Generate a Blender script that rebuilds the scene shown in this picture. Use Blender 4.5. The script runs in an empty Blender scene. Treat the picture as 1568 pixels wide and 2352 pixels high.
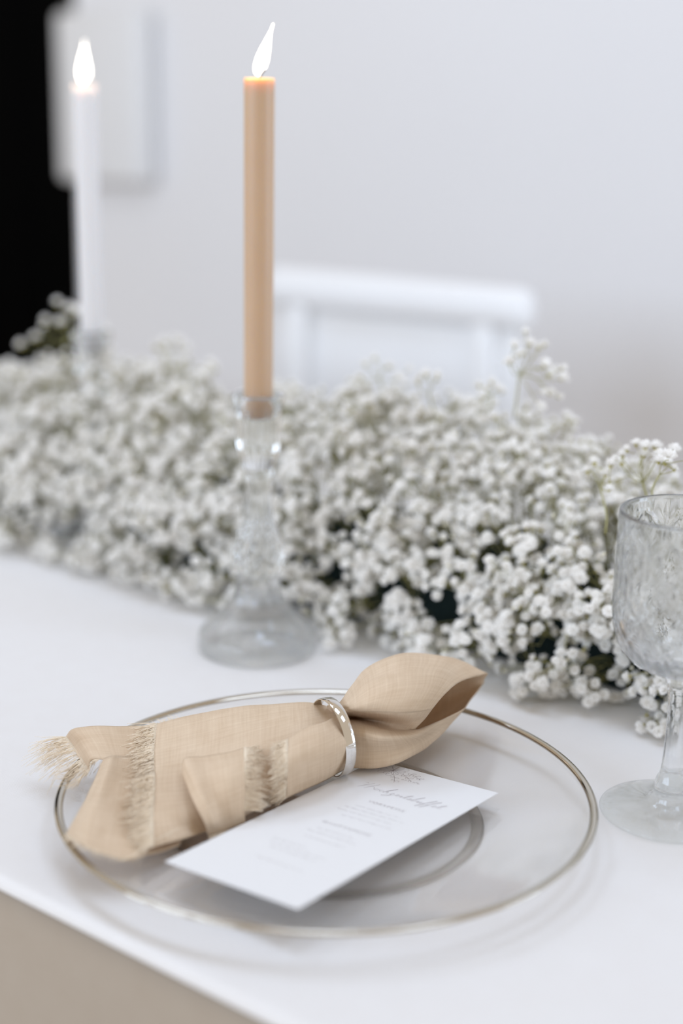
import bpy, bmesh, math, random
import numpy as np
from mathutils import Vector, Matrix, noise

random.seed(7); rng = np.random.default_rng(7)
scene = bpy.context.scene
col = scene.collection
PI = math.pi
TZ = 0.75                      # table top height

# ------------------------------------------------------------------ camera
cam_d = bpy.data.cameras.new('camera'); cam = bpy.data.objects.new('camera', cam_d); col.objects.link(cam)
p, r = 0.25637756, 0.01793429
right = Vector((math.cos(r), math.sin(r)*math.sin(p), math.sin(r)*math.cos(p)))
up = Vector((-math.sin(r), math.cos(r)*math.sin(p), math.cos(r)*math.cos(p)))
fwd = Vector((0, math.cos(p), -math.sin(p)))
M = Matrix((right, up, -fwd)).transposed().to_4x4(); M.translation = Vector((0, 0, 1.15938))
cam.matrix_world = M
cam_d.sensor_fit = 'VERTICAL'; cam_d.sensor_height = 36.0; cam_d.sensor_width = 24.0
cam_d.lens = 50.0; cam_d.clip_start = 0.05
cam_d.dof.use_dof = True; cam_d.dof.focus_distance = 0.925; cam_d.dof.aperture_fstop = 2.0
scene.camera = cam

# ------------------------------------------------------------------ light
world = bpy.data.worlds.new('world'); scene.world = world; world.use_nodes = True
bgn = world.node_tree.nodes['Background']
bgn.inputs[0].default_value = (1.0, 0.87, 0.71, 1); bgn.inputs[1].default_value = 0.52
def panel_light(t, n, w, h, power, z=2.75, colr=(0.62, 0.763, 1.0)):
    l = bpy.data.lights.new('ceiling_panel_lamp', 'AREA'); l.shape = 'RECTANGLE'; l.size = w; l.size_y = h
    l.energy = power; l.color = colr
    o = bpy.data.objects.new('ceiling_panel_lamp', l); col.objects.link(o)
    o.location = (0.793*t+0.609*n, -0.609*t+0.793*n, z); o.rotation_euler = (0, 0, math.atan2(-0.609, 0.793))
for t in (-1.75, -0.75, 0.25): panel_light(t, 0.92, 0.60, 0.60, 7.0)          # row over the table
def window_fill_light(t, n, z, w, h, power, colr=(0.655, 0.793, 1.0), face=(-0.609, -0.793, 0)):
    l = bpy.data.lights.new('window_fill_lamp', 'AREA'); l.shape = 'RECTANGLE'; l.size = w; l.size_y = h; l.energy = power; l.color = colr
    o = bpy.data.objects.new('window_fill_lamp', l); col.objects.link(o)
    o.location = (0.793*t+0.609*n, -0.609*t+0.793*n, z); o.rotation_euler = Vector(face).to_track_quat('Z', 'Y').to_euler()
for t in (-3.2, -2.0, -0.8): window_fill_light(t, -2.6, 2.05, 0.95, 1.45, 33.0)     # daylight from the window row behind the camera
window_fill_light(1.9, 1.95, 1.05, 0.95, 1.5, 32.0, face=(0.793, -0.609, 0))      # added fill lamp right of the table, no known window, lifts the low wall
scene.view_settings.view_transform = 'Standard'; scene.view_settings.look = 'None'
scene.view_settings.gamma = 1.0; scene.view_settings.use_curve_mapping = False
scene.view_settings.exposure = 0.23
scene.cycles.diffuse_bounces = 8; scene.cycles.transparent_max_bounces = 32; scene.cycles.max_bounces = 16; scene.cycles.transmission_bounces = 16

# ------------------------------------------------------------------ materials
def new_mat(name):
    m = bpy.data.materials.new(name); m.use_nodes = True
    nt = m.node_tree; nt.nodes.clear(); out = nt.nodes.new('ShaderNodeOutputMaterial')
    return m, nt, nt.nodes, nt.links, out
def principled(name, colr, rough=0.5, metal=0.0, spec=0.5, var=0.0, scale=60.0, bump=0.0, sss=0.0, sssr=(1, .5, .3), ssss=0.005):
    m, nt, N, L, out = new_mat(name)
    b = N.new('ShaderNodeBsdfPrincipled'); L.new(b.outputs[0], out.inputs[0])
    b.inputs['Base Color'].default_value = (*colr, 1); b.inputs['Roughness'].default_value = rough
    b.inputs['Metallic'].default_value = metal; b.inputs['Specular IOR Level'].default_value = spec
    if sss: 
        b.inputs['Subsurface Weight'].default_value = sss; b.inputs['Subsurface Radius'].default_value = sssr
        b.inputs['Subsurface Scale'].default_value = ssss
    if var or bump:
        tc = N.new('ShaderNodeTexCoord'); nz = N.new('ShaderNodeTexNoise'); nz.inputs['Scale'].default_value = scale
        nz.inputs['Detail'].default_value = 3.0; L.new(tc.outputs['Object'], nz.inputs['Vector'])
        if var:
            mx = N.new('ShaderNodeMix'); mx.data_type = 'RGBA'
            mx.inputs['A'].default_value = (*[c*(1-var) for c in colr], 1); mx.inputs['B'].default_value = (*[min(1, c*(1+var)) for c in colr], 1)
            L.new(nz.outputs['Fac'], mx.inputs['Factor']); L.new(mx.outputs['Result'], b.inputs['Base Color'])
        if bump:
            bp = N.new('ShaderNodeBump'); bp.inputs['Strength'].default_value = bump; bp.inputs['Distance'].default_value = 0.001
            L.new(nz.outputs['Fac'], bp.inputs['Height']); L.new(bp.outputs[0], b.inputs['Normal'])
    return m
def woven(name, colr, pitch, var, bumpd, coord='UV', translucent=0.0, slub=0.25, rough=0.9):
    """plain-woven cloth: two crossing thread waves with slubs, in metres"""
    m, nt, N, L, out = new_mat(name)
    b = N.new('ShaderNodeBsdfPrincipled'); b.inputs['Roughness'].default_value = rough; b.inputs['Specular IOR Level'].default_value = 0.15
    tc = N.new('ShaderNodeTexCoord')
    sep = N.new('ShaderNodeSeparateXYZ'); L.new(tc.outputs[coord], sep.inputs[0])
    def math_(op, a, bb=None):
        n = N.new('ShaderNodeMath'); n.operation = op
        for i, v in enumerate((a, bb)):
            if v is None: continue
            if isinstance(v, (int, float)): n.inputs[i].default_value = v
            else: L.new(v, n.inputs[i])
        return n.outputs[0]
    def thread_noise(sx, sy):
        mp = N.new('ShaderNodeMapping'); mp.inputs['Scale'].default_value = (sx, sy, 40); L.new(tc.outputs[coord], mp.inputs[0])
        n = N.new('ShaderNodeTexNoise'); n.inputs['Scale'].default_value = 1.0; n.inputs['Detail'].default_value = 2.0
        L.new(mp.outputs[0], n.inputs['Vector']); return n.outputs['Fac']
    k = 2*PI/pitch
    su = math_('SINE', math_('MULTIPLY', sep.outputs[0], k)); sv = math_('SINE', math_('MULTIPLY', sep.outputs[1], k))
    weave = math_('MULTIPLY', su, sv)
    n1 = thread_noise(0.45/pitch, 30.0); n2 = thread_noise(30.0, 0.45/pitch)
    slubs = math_('ADD', n1, n2)                                  # about 1.0
    big = thread_noise(45.0, 45.0)
    h = math_('ADD', math_('MULTIPLY', weave, 0.5), math_('MULTIPLY', slubs, 1.2))
    fac = math_('ADD', math_('MULTIPLY', math_('SUBTRACT', slubs, 1.0), slub*6), math_('ADD', math_('MULTIPLY', weave, 0.25), math_('MULTIPLY', big, 1.0)))
    ramp = N.new('ShaderNodeMapRange'); ramp.inputs['From Min'].default_value = -0.3; ramp.inputs['From Max'].default_value = 1.3
    L.new(fac, ramp.inputs['Value'])
    mx = N.new('ShaderNodeMix'); mx.data_type = 'RGBA'
    mx.inputs['A'].default_value = (*[c*(1-var*(1+0.5*i)) for i, c in enumerate(colr)], 1); mx.inputs['B'].default_value = (*[min(.95, c*(1+var*0.6)) for c in colr], 1)
    L.new(ramp.outputs[0], mx.inputs['Factor']); L.new(mx.outputs['Result'], b.inputs['Base Color'])
    bp = N.new('ShaderNodeBump'); bp.inputs['Strength'].default_value = 0.6; bp.inputs['Distance'].default_value = bumpd
    L.new(h, bp.inputs['Height']); L.new(bp.outputs[0], b.inputs['Normal'])
    if translucent:
        t = N.new('ShaderNodeBsdfTranslucent'); L.new(mx.outputs['Result'], t.inputs['Color'])
        ms = N.new('ShaderNodeMixShader'); ms.inputs[0].default_value = translucent
        L.new(b.outputs[0], ms.inputs[1]); L.new(t.outputs[0], ms.inputs[2]); L.new(ms.outputs[0], out.inputs[0])
    else: L.new(b.outputs[0], out.inputs[0])
    return m
def glass(name, colr=(0.985, 0.995, 1.0), ior=1.5, rough=0.0, clear=0.0):
    m, nt, N, L, out = new_mat(name)
    g = N.new('ShaderNodeBsdfGlass'); g.inputs['Color'].default_value = (*colr, 1); g.inputs['IOR'].default_value = ior
    g.inputs['Roughness'].default_value = rough
    if clear:                     # thin walls: most light goes straight through, Fresnel sheen on top
        t = N.new('ShaderNodeBsdfTransparent'); t.inputs[0].default_value = (*colr, 1)
        gl = N.new('ShaderNodeBsdfGlossy'); gl.inputs['Roughness'].default_value = 0.0
        ge = N.new('ShaderNodeNewGeometry'); dt = N.new('ShaderNodeVectorMath'); dt.operation = 'DOT_PRODUCT'
        L.new(ge.outputs['Normal'], dt.inputs[0]); L.new(ge.outputs['Incoming'], dt.inputs[1])
        def mt(op, x, y=None):
            n = N.new('ShaderNodeMath'); n.operation = op
            for i_, v_ in enumerate((x, y)):
                if v_ is None: continue
                if isinstance(v_, (int, float)): n.inputs[i_].default_value = v_
                else: L.new(v_, n.inputs[i_])
            return n.outputs[0]
        f0 = ((ior-1)/(ior+1))**2                      # Schlick, the same on both faces of a thin wall
        sch = mt('ADD', f0, mt('MULTIPLY', 1-f0, mt('POWER', mt('SUBTRACT', 1.0, mt('ABSOLUTE', dt.outputs['Value'])), 5.0)))
        mf = N.new('ShaderNodeMixShader'); L.new(sch, mf.inputs[0]); L.new(t.outputs[0], mf.inputs[1]); L.new(gl.outputs[0], mf.inputs[2])
        ms = N.new('ShaderNodeMixShader'); ms.inputs[0].default_value = clear
        L.new(g.outputs[0], ms.inputs[1]); L.new(mf.outputs[0], ms.inputs[2]); L.new(ms.outputs[0], out.inputs[0])
    else: L.new(g.outputs[0], out.inputs[0])
    return m
def petal_mat(name, colr, tr):
    m, nt, N, L, out = new_mat(name)
    d = N.new('ShaderNodeBsdfDiffuse'); t = N.new('ShaderNodeBsdfTranslucent')
    geo = N.new('ShaderNodeTexCoord'); nz = N.new('ShaderNodeTexNoise'); nz.inputs['Scale'].default_value = 900
    L.new(geo.outputs['Object'], nz.inputs['Vector'])
    mx = N.new('ShaderNodeMix'); mx.data_type = 'RGBA'; mx.inputs['A'].default_value = (*[c*.93 for c in colr], 1); mx.inputs['B'].default_value = (*colr, 1)
    L.new(nz.outputs['Fac'], mx.inputs['Factor']); L.new(mx.outputs['Result'], d.inputs[0]); L.new(mx.outputs['Result'], t.inputs[0])
    ms = N.new('ShaderNodeMixShader'); ms.inputs[0].default_value = tr
    L.new(d.outputs[0], ms.inputs[1]); L.new(t.outputs[0], ms.inputs[2]); L.new(ms.outputs[0], out.inputs[0]); return m
def flame_mat(name, colr, strength):
    m, nt, N, L, out = new_mat(name)
    e = N.new('ShaderNodeEmission'); e.inputs[0].default_value = (*colr, 1); e.inputs[1].default_value = strength
    t = N.new('ShaderNodeBsdfTransparent'); a = N.new('ShaderNodeAddShader')
    L.new(e.outputs[0], a.inputs[0]); L.new(t.outputs[0], a.inputs[1]); L.new(a.outputs[0], out.inputs[0]); return m

MAT = {
 'wall': principled('white_wall_paint', (0.755, 0.75, 0.755), 0.8, spec=0.2, var=0.015, scale=3, bump=0.05),
 'floor': principled('beige_floor', (0.74, 0.68, 0.61), 0.7, var=0.06, scale=9),
 'black': principled('black_drape', (0.003, 0.003, 0.003), 1.0, spec=0.0, var=0.1, scale=20),
 'box': principled('white_plastic', (0.72, 0.72, 0.72), 0.5, var=0.01, scale=30),
 'chair': principled('white_lacquer', (0.80, 0.80, 0.80), 0.35, var=0.01, scale=15),
 'wood': principled('table_wood', (0.35, 0.24, 0.15), 0.5, var=0.2, scale=12),
 'cloth': woven('white_tablecloth', (0.76, 0.752, 0.75), 0.0008, 0.03, 0.00010, coord='UV', slub=0.03),
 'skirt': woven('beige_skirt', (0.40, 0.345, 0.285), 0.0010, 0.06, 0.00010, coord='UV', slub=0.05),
 'linen': woven('beige_linen', (0.79, 0.655, 0.50), 0.00078, 0.15, 0.00022, coord='UV', translucent=0.16, slub=0.20),
 'fringe': principled('linen_thread', (0.86, 0.74, 0.58), 0.9, spec=0.1, var=0.10, scale=300),
 'silver': principled('polished_silver', (0.78, 0.75, 0.71), 0.06, metal=1.0, var=0.04, scale=25),
 'rim': principled('silver_rim', (0.58, 0.54, 0.47), 0.08, metal=1.0, var=0.06, scale=40),
 'plate': glass('plate_glass', (0.995, 0.993, 0.99), 1.45, clear=0.93),
 'foot_ring': glass('foot_ring_glass', (0.93, 0.915, 0.89), 1.5, clear=0.35),
 'crystal': glass('cut_crystal', (0.99, 0.995, 0.995), 1.5),
 'crystal_base': glass('crystal_base', (0.99, 0.995, 0.995), 1.5, clear=0.55),
 'goblet': glass('goblet_glass', (0.99, 0.996, 1.0), 1.45, clear=0.12),
 'foot': glass('foot_glass', (0.985, 0.993, 0.992), 1.5, clear=0.95),
 'paper': principled('white_card', (0.76, 0.76, 0.765), 0.7, spec=0.2, var=0.01, scale=200, bump=0.05),
 'ink': principled('grey_ink', (0.26, 0.21, 0.22), 0.8, var=0.1, scale=300),
 'wax_beige': principled('beige_wax', (0.54, 0.38, 0.25), 0.45, sss=1.0, sssr=(1.0, .72, .42), ssss=0.008, var=0.03, scale=40),
 'wax_white': principled('white_wax', (0.70, 0.69, 0.69), 0.45, sss=0.8, sssr=(1.0, .8, .7), ssss=0.008, var=0.01, scale=40),
 'wick': principled('burnt_wick', (0.05, 0.02, 0.006), 0.9, var=0.2, scale=500),
 'flame': flame_mat('flame', (1.0, 0.92, 0.80), 3.0),
 'petal': petal_mat('white_petal', (0.99, 0.98, 0.96), 0.36),
 'calyx': principled('green_calyx', (0.42, 0.37, 0.11), 0.7, var=0.15, scale=400),
 'stem': principled('green_stem', (0.36, 0.34, 0.14), 0.6, var=0.2, scale=200),
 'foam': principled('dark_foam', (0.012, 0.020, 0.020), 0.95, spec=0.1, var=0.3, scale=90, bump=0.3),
 'bud': principled('cream_bud', (0.80, 0.76, 0.60), 0.7, var=0.05, scale=400),
}

# ------------------------------------------------------------------ helpers
def tag(o, label=None, cat=None, group=None, kind=None):
    if label: o['label'] = label
    if cat: o['category'] = cat
    if group: o['group'] = group
    if kind: o['kind'] = kind
    return o
def thing(name, loc, label, cat, group=None):
    o = bpy.data.objects.new(name, None); col.objects.link(o); o.location = loc; o.empty_display_size = 0.02
    return tag(o, label, cat, group)
def attach(o, parent):
    if parent is not None:
        o.parent = parent
        o.matrix_parent_inverse = Matrix.Translation(-parent.location)
    return o
def mesh_obj(name, verts, faces, m, parent=None, smooth=True, uv=None, slots=None):
    me = bpy.data.meshes.new(name); me.from_pydata([tuple(v) for v in verts], [], faces); me.update()
    for mm in (m if isinstance(m, (list, tuple)) else [m]): me.materials.append(mm)
    if smooth: me.polygons.foreach_set('use_smooth', [True]*len(me.polygons))
    if slots is not None: me.polygons.foreach_set('material_index', slots)
    if uv is not None:
        ul = me.uv_layers.new(name='UVMap'); li = np.empty(len(me.loops), dtype=np.int32); me.loops.foreach_get('vertex_index', li)
        ul.data.foreach_set('uv', np.asarray(uv, dtype=np.float32)[li].ravel())
    o = bpy.data.objects.new(name, me); col.objects.link(o)
    return attach(o, parent)
def bm_obj(name, bm, m, parent=None, smooth=False):
    me = bpy.data.meshes.new(name); bm.to_mesh(me); bm.free(); me.materials.append(m)
    if smooth: me.polygons.foreach_set('use_smooth', [True]*len(me.polygons))
    o = bpy.data.objects.new(name, me); col.objects.link(o); return attach(o, parent)
def box_bm(sx, sy, sz, mat4, bevel=0.0, seg=3):
    bm = bmesh.new(); bmesh.ops.create_cube(bm, size=1.0, matrix=Matrix.Diagonal((sx, sy, sz, 1)))
    if bevel: bmesh.ops.bevel(bm, geom=bm.edges[:], offset=bevel, segments=seg, affect='EDGES', profile=0.5)
    bmesh.ops.transform(bm, matrix=mat4, verts=bm.verts); return bm
def lathe(name, prof, m, parent, org, nseg=96, rfun=None, cap0=False, cap1=False):
    """surface of revolution; prof = [(r, z)], rfun(r, z, phi) may shape it"""
    V, F = [], []
    for (rr, z) in prof:
        for k in range(nseg):
            a = 2*PI*k/nseg; q = rfun(rr, z, a) if rfun else rr
            V.append((org[0]+q*math.cos(a), org[1]+q*math.sin(a), org[2]+z))
    for i in range(len(prof)-1):
        for k in range(nseg):
            k2 = (k+1) % nseg; F.append((i*nseg+k, i*nseg+k2, (i+1)*nseg+k2, (i+1)*nseg+k))
    if cap0:
        V.append((org[0], org[1], org[2]+prof[0][1])); c = len(V)-1
        for k in range(nseg): F.append((c, (k+1) % nseg, k))
    if cap1:
        V.append((org[0], org[1], org[2]+prof[-1][1])); c = len(V)-1; b = (len(prof)-1)*nseg
        for k in range(nseg): F.append((c, b+k, b+(k+1) % nseg))
    return mesh_obj(name, V, F, m, parent)
def smooth_prof(pts, n):
    """Catmull-Rom through profile points"""
    P = np.array(pts, float); return [tuple(q) for q in cr(P, n)]
def cr(P, n, closed=False):
    P = np.asarray(P, float); m = len(P)
    if closed: idx = lambda i: P[i % m]
    else: idx = lambda i: (2*P[0]-P[1]) if i < 0 else ((2*P[-1]-P[-2]) if i >= m else P[i])
    out = []
    for s in range(m if closed else m-1):
        p0, p1, p2, p3 = idx(s-1), idx(s), idx(s+1), idx(s+2)
        for j in range(n):
            t = j/n
            out.append(0.5*((2*p1)+(-p0+p2)*t+(2*p0-5*p1+4*p2-p3)*t*t+(-p0+3*p1-3*p2+p3)*t**3))
    if not closed: out.append(P[-1])
    return np.array(out)
def tube_into(V, F, pts, rad, ns=4):
    """append a thin tube along pts; rad number or per-point list"""
    n = len(pts); b0 = len(V); prev = None
    for i, q in enumerate(pts):
        q = Vector(q); d = (Vector(pts[min(i+1, n-1)])-Vector(pts[max(i-1, 0)]))
        if d.length < 1e-9: d = Vector((0, 0, 1))
        d.normalize()
        a = d.orthogonal().normalized() if prev is None else (prev-d*prev.dot(d)).normalized()
        prev = a; b = d.cross(a); rr = rad[i] if hasattr(rad, '__len__') else rad
        for k in range(ns):
            an = 2*PI*k/ns; V.append(tuple(q+a*(rr*math.cos(an))+b*(rr*math.sin(an))))
    for i in range(n-1):
        for k in range(ns):
            k2 = (k+1) % ns; F.append((b0+i*ns+k, b0+i*ns+k2, b0+(i+1)*ns+k2, b0+(i+1)*ns+k))
    F.append(tuple(b0+k for k in reversed(range(ns)))); F.append(tuple(b0+(n-1)*ns+k for k in range(ns)))

# table frame: t runs along the table, n across it, away from the camera
TV = Vector((0.793, -0.609, 0)); NV = Vector((0.609, 0.793, 0))
def tn(t, n, z=0.0): return TV*t+NV*n+Vector((0, 0, z))
TABLE_YAW = math.atan2(-0.609, 0.793)
def tn_mat(t, n, z): return Matrix.Translation(tn(t, n, z)) @ Matrix.Rotation(TABLE_YAW, 4, 'Z')

# ------------------------------------------------------------------ setting
fl = bm_obj('floor', box_bm(14, 14, 0.05, Matrix.Translation((0, 3, -0.025))), MAT['floor']); tag(fl, kind='structure')
WN = 2.50; WEND = -2.739
wl = bm_obj('wall_back', box_bm(7.0, 0.12, 3.0, tn_mat(WEND+3.5, WN+0.06, 1.5)), MAT['wall']); tag(wl, kind='structure')
tr = bm_obj('trim_1', box_bm(0.05, 0.15, 3.0, tn_mat(WEND-0.005, WN+0.065, 1.5), 0.018, 4), MAT['wall'], smooth=True); tag(tr, kind='structure')
# black drape that closes the opening beside the wall
V, F = [], []
for i in range(481):
    t = -11.78+i*0.022
    for z in (0.02, 1.5, 3.0): V.append(tuple(tn(t, 3.05+0.035*math.sin(t*21)+0.012*math.sin(t*47+1), z)))
for i in range(480):
    for j in range(2): a = i*3+j; F.append((a, a+3, a+4, a+1))
dr = mesh_obj('drape', V, F, MAT['black']); md = dr.modifiers.new('thick', 'SOLIDIFY'); md.thickness = 0.004
tag(dr, 'black floor-length drape closing the dark opening beside the white wall', 'drape')
# white box unit hung at the end of the wall
bx = thing('wall_box', tn(-2.644, 2.466, TZ+0.298), 'white box-shaped unit mounted on the end of the white wall', 'wall box')
bm_obj('housing', box_bm(0.290, 0.058, 0.396, tn_mat(-2.631, 2.466, TZ+0.4965), 0.016, 4), MAT['box'], bx, True)
bm_obj('mounting_plate', box_bm(0.16, 0.008, 0.22, tn_mat(-2.614, 2.4965, TZ+0.50), 0.002, 2), MAT['box'], bx)

# ------------------------------------------------------------------ chair behind the table
ch = thing('dining_chair', tn(-1.284, 1.70, 0), 'white lacquered dining chair with a wide rounded top rail, behind the table', 'chair')
CT, CN = -1.284, 1.80                              # backrest centre
bm_obj('top_rail', box_bm(0.497, 0.050, 0.064, tn_mat(CT, CN-0.01, TZ+0.175), 0.024, 5), MAT['chair'], ch, True)
for s in (-1, 1):
    bm_obj('post', box_bm(0.036, 0.036, 0.46, tn_mat(CT+s*0.175, CN-0.012, TZ-0.075), 0.008, 3), MAT['chair'], ch, True)
    bm_obj('leg', box_bm(0.036, 0.036, 0.44, tn_mat(CT+s*0.175, CN-0.012, 0.22), 0.006, 2), MAT['chair'], ch, True)
    bm_obj('leg', box_bm(0.036, 0.036, 0.44, tn_mat(CT+s*0.175, 1.42, 0.22), 0.006, 2), MAT['chair'], ch, True)
bm_obj('back_panel', box_bm(0.46, 0.012, 0.20, tn_mat(CT, CN-0.006, TZ+0.050), 0.004, 2), MAT['chair'], ch, True)
bm_obj('seat', box_bm(0.45, 0.44, 0.035, tn_mat(CT, 1.60, 0.457), 0.012, 3), MAT['chair'], ch, True)

# ------------------------------------------------------------------ table and tablecloth
T0, T1, N0, N1 = -2.6, 1.0, 0.464, 1.60
tb = thing('table', tn((T0+T1)/2, (N0+N1)/2, 0), 'long table standing under the white tablecloth', 'table')
bm_obj('table_top', box_bm(T1-T0-0.03, N1-N0-0.03, 0.028, tn_mat((T0+T1)/2, (N0+N1)/2, TZ-0.0175), 0.003, 2), MAT['wood'], tb)
for t in (T0+0.15, T1-0.15):
    for n in (N0+0.15, N1-0.15):
        bm_obj('leg', box_bm(0.06, 0.06, TZ-0.032, tn_mat(t, n, (TZ-0.032)/2), 0.004, 2), MAT['wood'], tb)
prof = []; RE = 0.006
for k in range(7):
    a = PI/2*k/6; prof.append((-0.004+RE-RE*math.cos(a), -RE+RE*math.sin(a), 1))
NW = 150
for k in range(1, NW): prof.append((RE-0.004+(N1-N0+0.008-2*RE)*k/NW, 0.0, 0))
for k in range(7):
    a = PI/2*(1-k/6); prof.append((N1-N0+0.004-RE+RE*math.cos(a), -RE+RE*math.sin(a), 2))
arc = [0.0]
for a, b in zip(prof, prof[1:]): arc.append(arc[-1]+math.hypot(b[0]-a[0], b[1]-a[1]))
V, F, UV = [], [], []; NT = 420
for i in range(NT+1):
    t = T0+(T1-T0)*i/NT
    for j, (dn, dz, side) in enumerate(prof):
        n = N0+dn; z = TZ+dz
        if not side:
            z += 0.0004*(noise.noise(Vector((t*9, n*9, 0)))-0.3)*1.0
            z = min(z, TZ)
        V.append(tuple(tn(t, n, z))); UV.append((t, arc[j]))
K = len(prof)
for i in range(NT):
    for j in range(K-1): a = i*K+j; F.append((a, a+K, a+K+1, a+1))
tc = mesh_obj('tablecloth', V, F, MAT['cloth'], uv=UV)
tag(tc, 'white woven tablecloth lying flat on the long table', 'tablecloth')
# beige under-cloth that hangs down the sides of the table, gathered in soft folds
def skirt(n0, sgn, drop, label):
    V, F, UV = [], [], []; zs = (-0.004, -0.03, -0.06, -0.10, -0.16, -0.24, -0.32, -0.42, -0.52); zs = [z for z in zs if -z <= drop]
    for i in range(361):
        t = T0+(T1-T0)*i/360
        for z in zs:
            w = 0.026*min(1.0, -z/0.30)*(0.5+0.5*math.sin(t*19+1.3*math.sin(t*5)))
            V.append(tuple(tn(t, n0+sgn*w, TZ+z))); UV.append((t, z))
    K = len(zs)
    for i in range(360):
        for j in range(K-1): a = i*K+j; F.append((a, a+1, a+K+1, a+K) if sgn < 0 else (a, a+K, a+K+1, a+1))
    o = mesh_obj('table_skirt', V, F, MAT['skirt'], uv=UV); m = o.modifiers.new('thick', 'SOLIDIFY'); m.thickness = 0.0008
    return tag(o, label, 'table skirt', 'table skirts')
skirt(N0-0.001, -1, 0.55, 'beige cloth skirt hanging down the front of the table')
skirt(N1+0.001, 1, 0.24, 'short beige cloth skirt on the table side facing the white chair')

# ------------------------------------------------------------------ charger plate
PC = (-0.0059, 0.8065, TZ)
pl = thing('charger_plate', PC, 'clear glass charger plate with a silver rim, under the napkin', 'plate')
under = [(0.0006, 0.0022), (0.06, 0.0022), (0.085, 0.0022), (0.0975, 0.0026), (0.105, 0.0034), (0.125, 0.0068), (0.145, 0.0118), (0.158, 0.0158), (0.1630, 0.0176)]
top = [(0.1636, 0.0200), (0.158, 0.0192), (0.145, 0.0152), (0.125, 0.0104), (0.108, 0.0074), (0.101, 0.0068), (0.0965, 0.0058), (0.092, 0.0050), (0.085, 0.0046), (0.06, 0.0046), (0.0006, 0.0046)]
lathe('glass_disc', smooth_prof(under, 3)+smooth_prof(top, 3), MAT['plate'], pl, PC, 160)
ftp = []
for k in range(13):
    a = 2*PI*k/12; ftp.append((0.0935+0.0040*math.cos(a), 0.00125+0.00095*math.sin(a)))
lathe('foot_ring', ftp, MAT['foot_ring'], pl, PC, 160)
rimp = []
for k in range(17):
    a = 2*PI*k/16; u, w = 0.0026*math.cos(a), 0.0015*math.sin(a); c, s = math.cos(0.22), math.sin(0.22)
    rimp.append((0.1628+u*c-w*s, 0.0196+u*s+w*c))
lathe('silver_rim', rimp, MAT['rim'], pl, PC, 220)

# ------------------------------------------------------------------ wine glass
GC = (0.2112, 0.8246, TZ+0.0004)
wg = thing('wine_glass', GC, 'clear stemmed wine glass with a diamond-cut bowl beside the charger plate', 'glass')
foot = [(0.0008, 0.0012), (0.02, 0.0010), (0.036, 0.0004), (0.0425, 0.0001), (0.0440, 0.0010), (0.0436, 0.0022), (0.040, 0.0030), (0.028, 0.0048), (0.017, 0.0072), (0.0125, 0.0100)]
stem = [(0.0125, 0.0100), (0.0112, 0.0130), (0.0108, 0.0170), (0.0104, 0.0220), (0.0085, 0.0270), (0.0076, 0.0330), (0.0068, 0.0480), (0.0064, 0.0620), (0.0068, 0.0760), (0.0080, 0.0860), (0.0110, 0.0925)]
bowl_o = [(0.0110, 0.0925), (0.0200, 0.0960), (0.0300, 0.1010), (0.0380, 0.1090), (0.0425, 0.1190), (0.0444, 0.1310), (0.0447, 0.1500), (0.0446, 0.1720), (0.0445, 0.1880), (0.0443, 0.1955)]
bowl_r = [(0.0439, 0.1968), (0.0430, 0.1971), (0.0422, 0.1964)]
bowl_i = [(0.0420, 0.1940), (0.0420, 0.1720), (0.0418, 0.1500), (0.0412, 0.1320), (0.0390, 0.1200), (0.0340, 0.1110), (0.0240, 0.1050), (0.0120, 0.1015), (0.0008, 0.1005)]
lathe('foot', smooth_prof(foot, 4), MAT['foot'], wg, GC, 96)
def stem_f(rr, z, a):
    w = max(0.0, min(1.0, (z-0.024)/0.006))*max(0.0, min(1.0, (0.0922-z)/0.006)); return rr*(1-0.05*w*(0.5-0.5*math.cos(8*a)))
lathe('stem', smooth_prof(stem, 5), MAT['goblet'], wg, GC, 96, stem_f)
def notch(x, w):                       # V groove of half width w around whole numbers
    d = abs(x-round(x)); return max(0.0, 1-d/w)
def bowl_f(rr, z, a):
    if z > 0.1890 or z < 0.0965: return rr
    u = a/(2*PI)*9; v = (z-0.1180)/0.036
    g = max(notch(u+v, .12), notch(u-v, .12))                      # large diamonds
    du_, dv_ = abs((u % 1)-0.5), abs(((v) % 1)-0.5)                # star in the middle of each diamond
    if du_ < 0.34: g = max(g, 0.8*notch(v+0.5, .055)*(1-du_/0.34)**0.5)
    if dv_ < 0.34: g = max(g, 0.8*notch(u+0.5, .055)*(1-dv_/0.34)**0.5)
    if z < 0.118: g = max(g, notch(2*u, .2)*min(1, (0.118-z)/0.006))  # flutes under the bowl
    w = min(1.0, (z-0.0965)/0.006)*min(1.0, (0.1890-z)/0.004)
    return rr-0.0009*g*w
dense = []
for a in smooth_prof(bowl_o, 15): dense.append(a)
lathe('bowl', dense+bowl_r+smooth_prof(bowl_i, 3), MAT['goblet'], wg, GC, 432, bowl_f)

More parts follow.
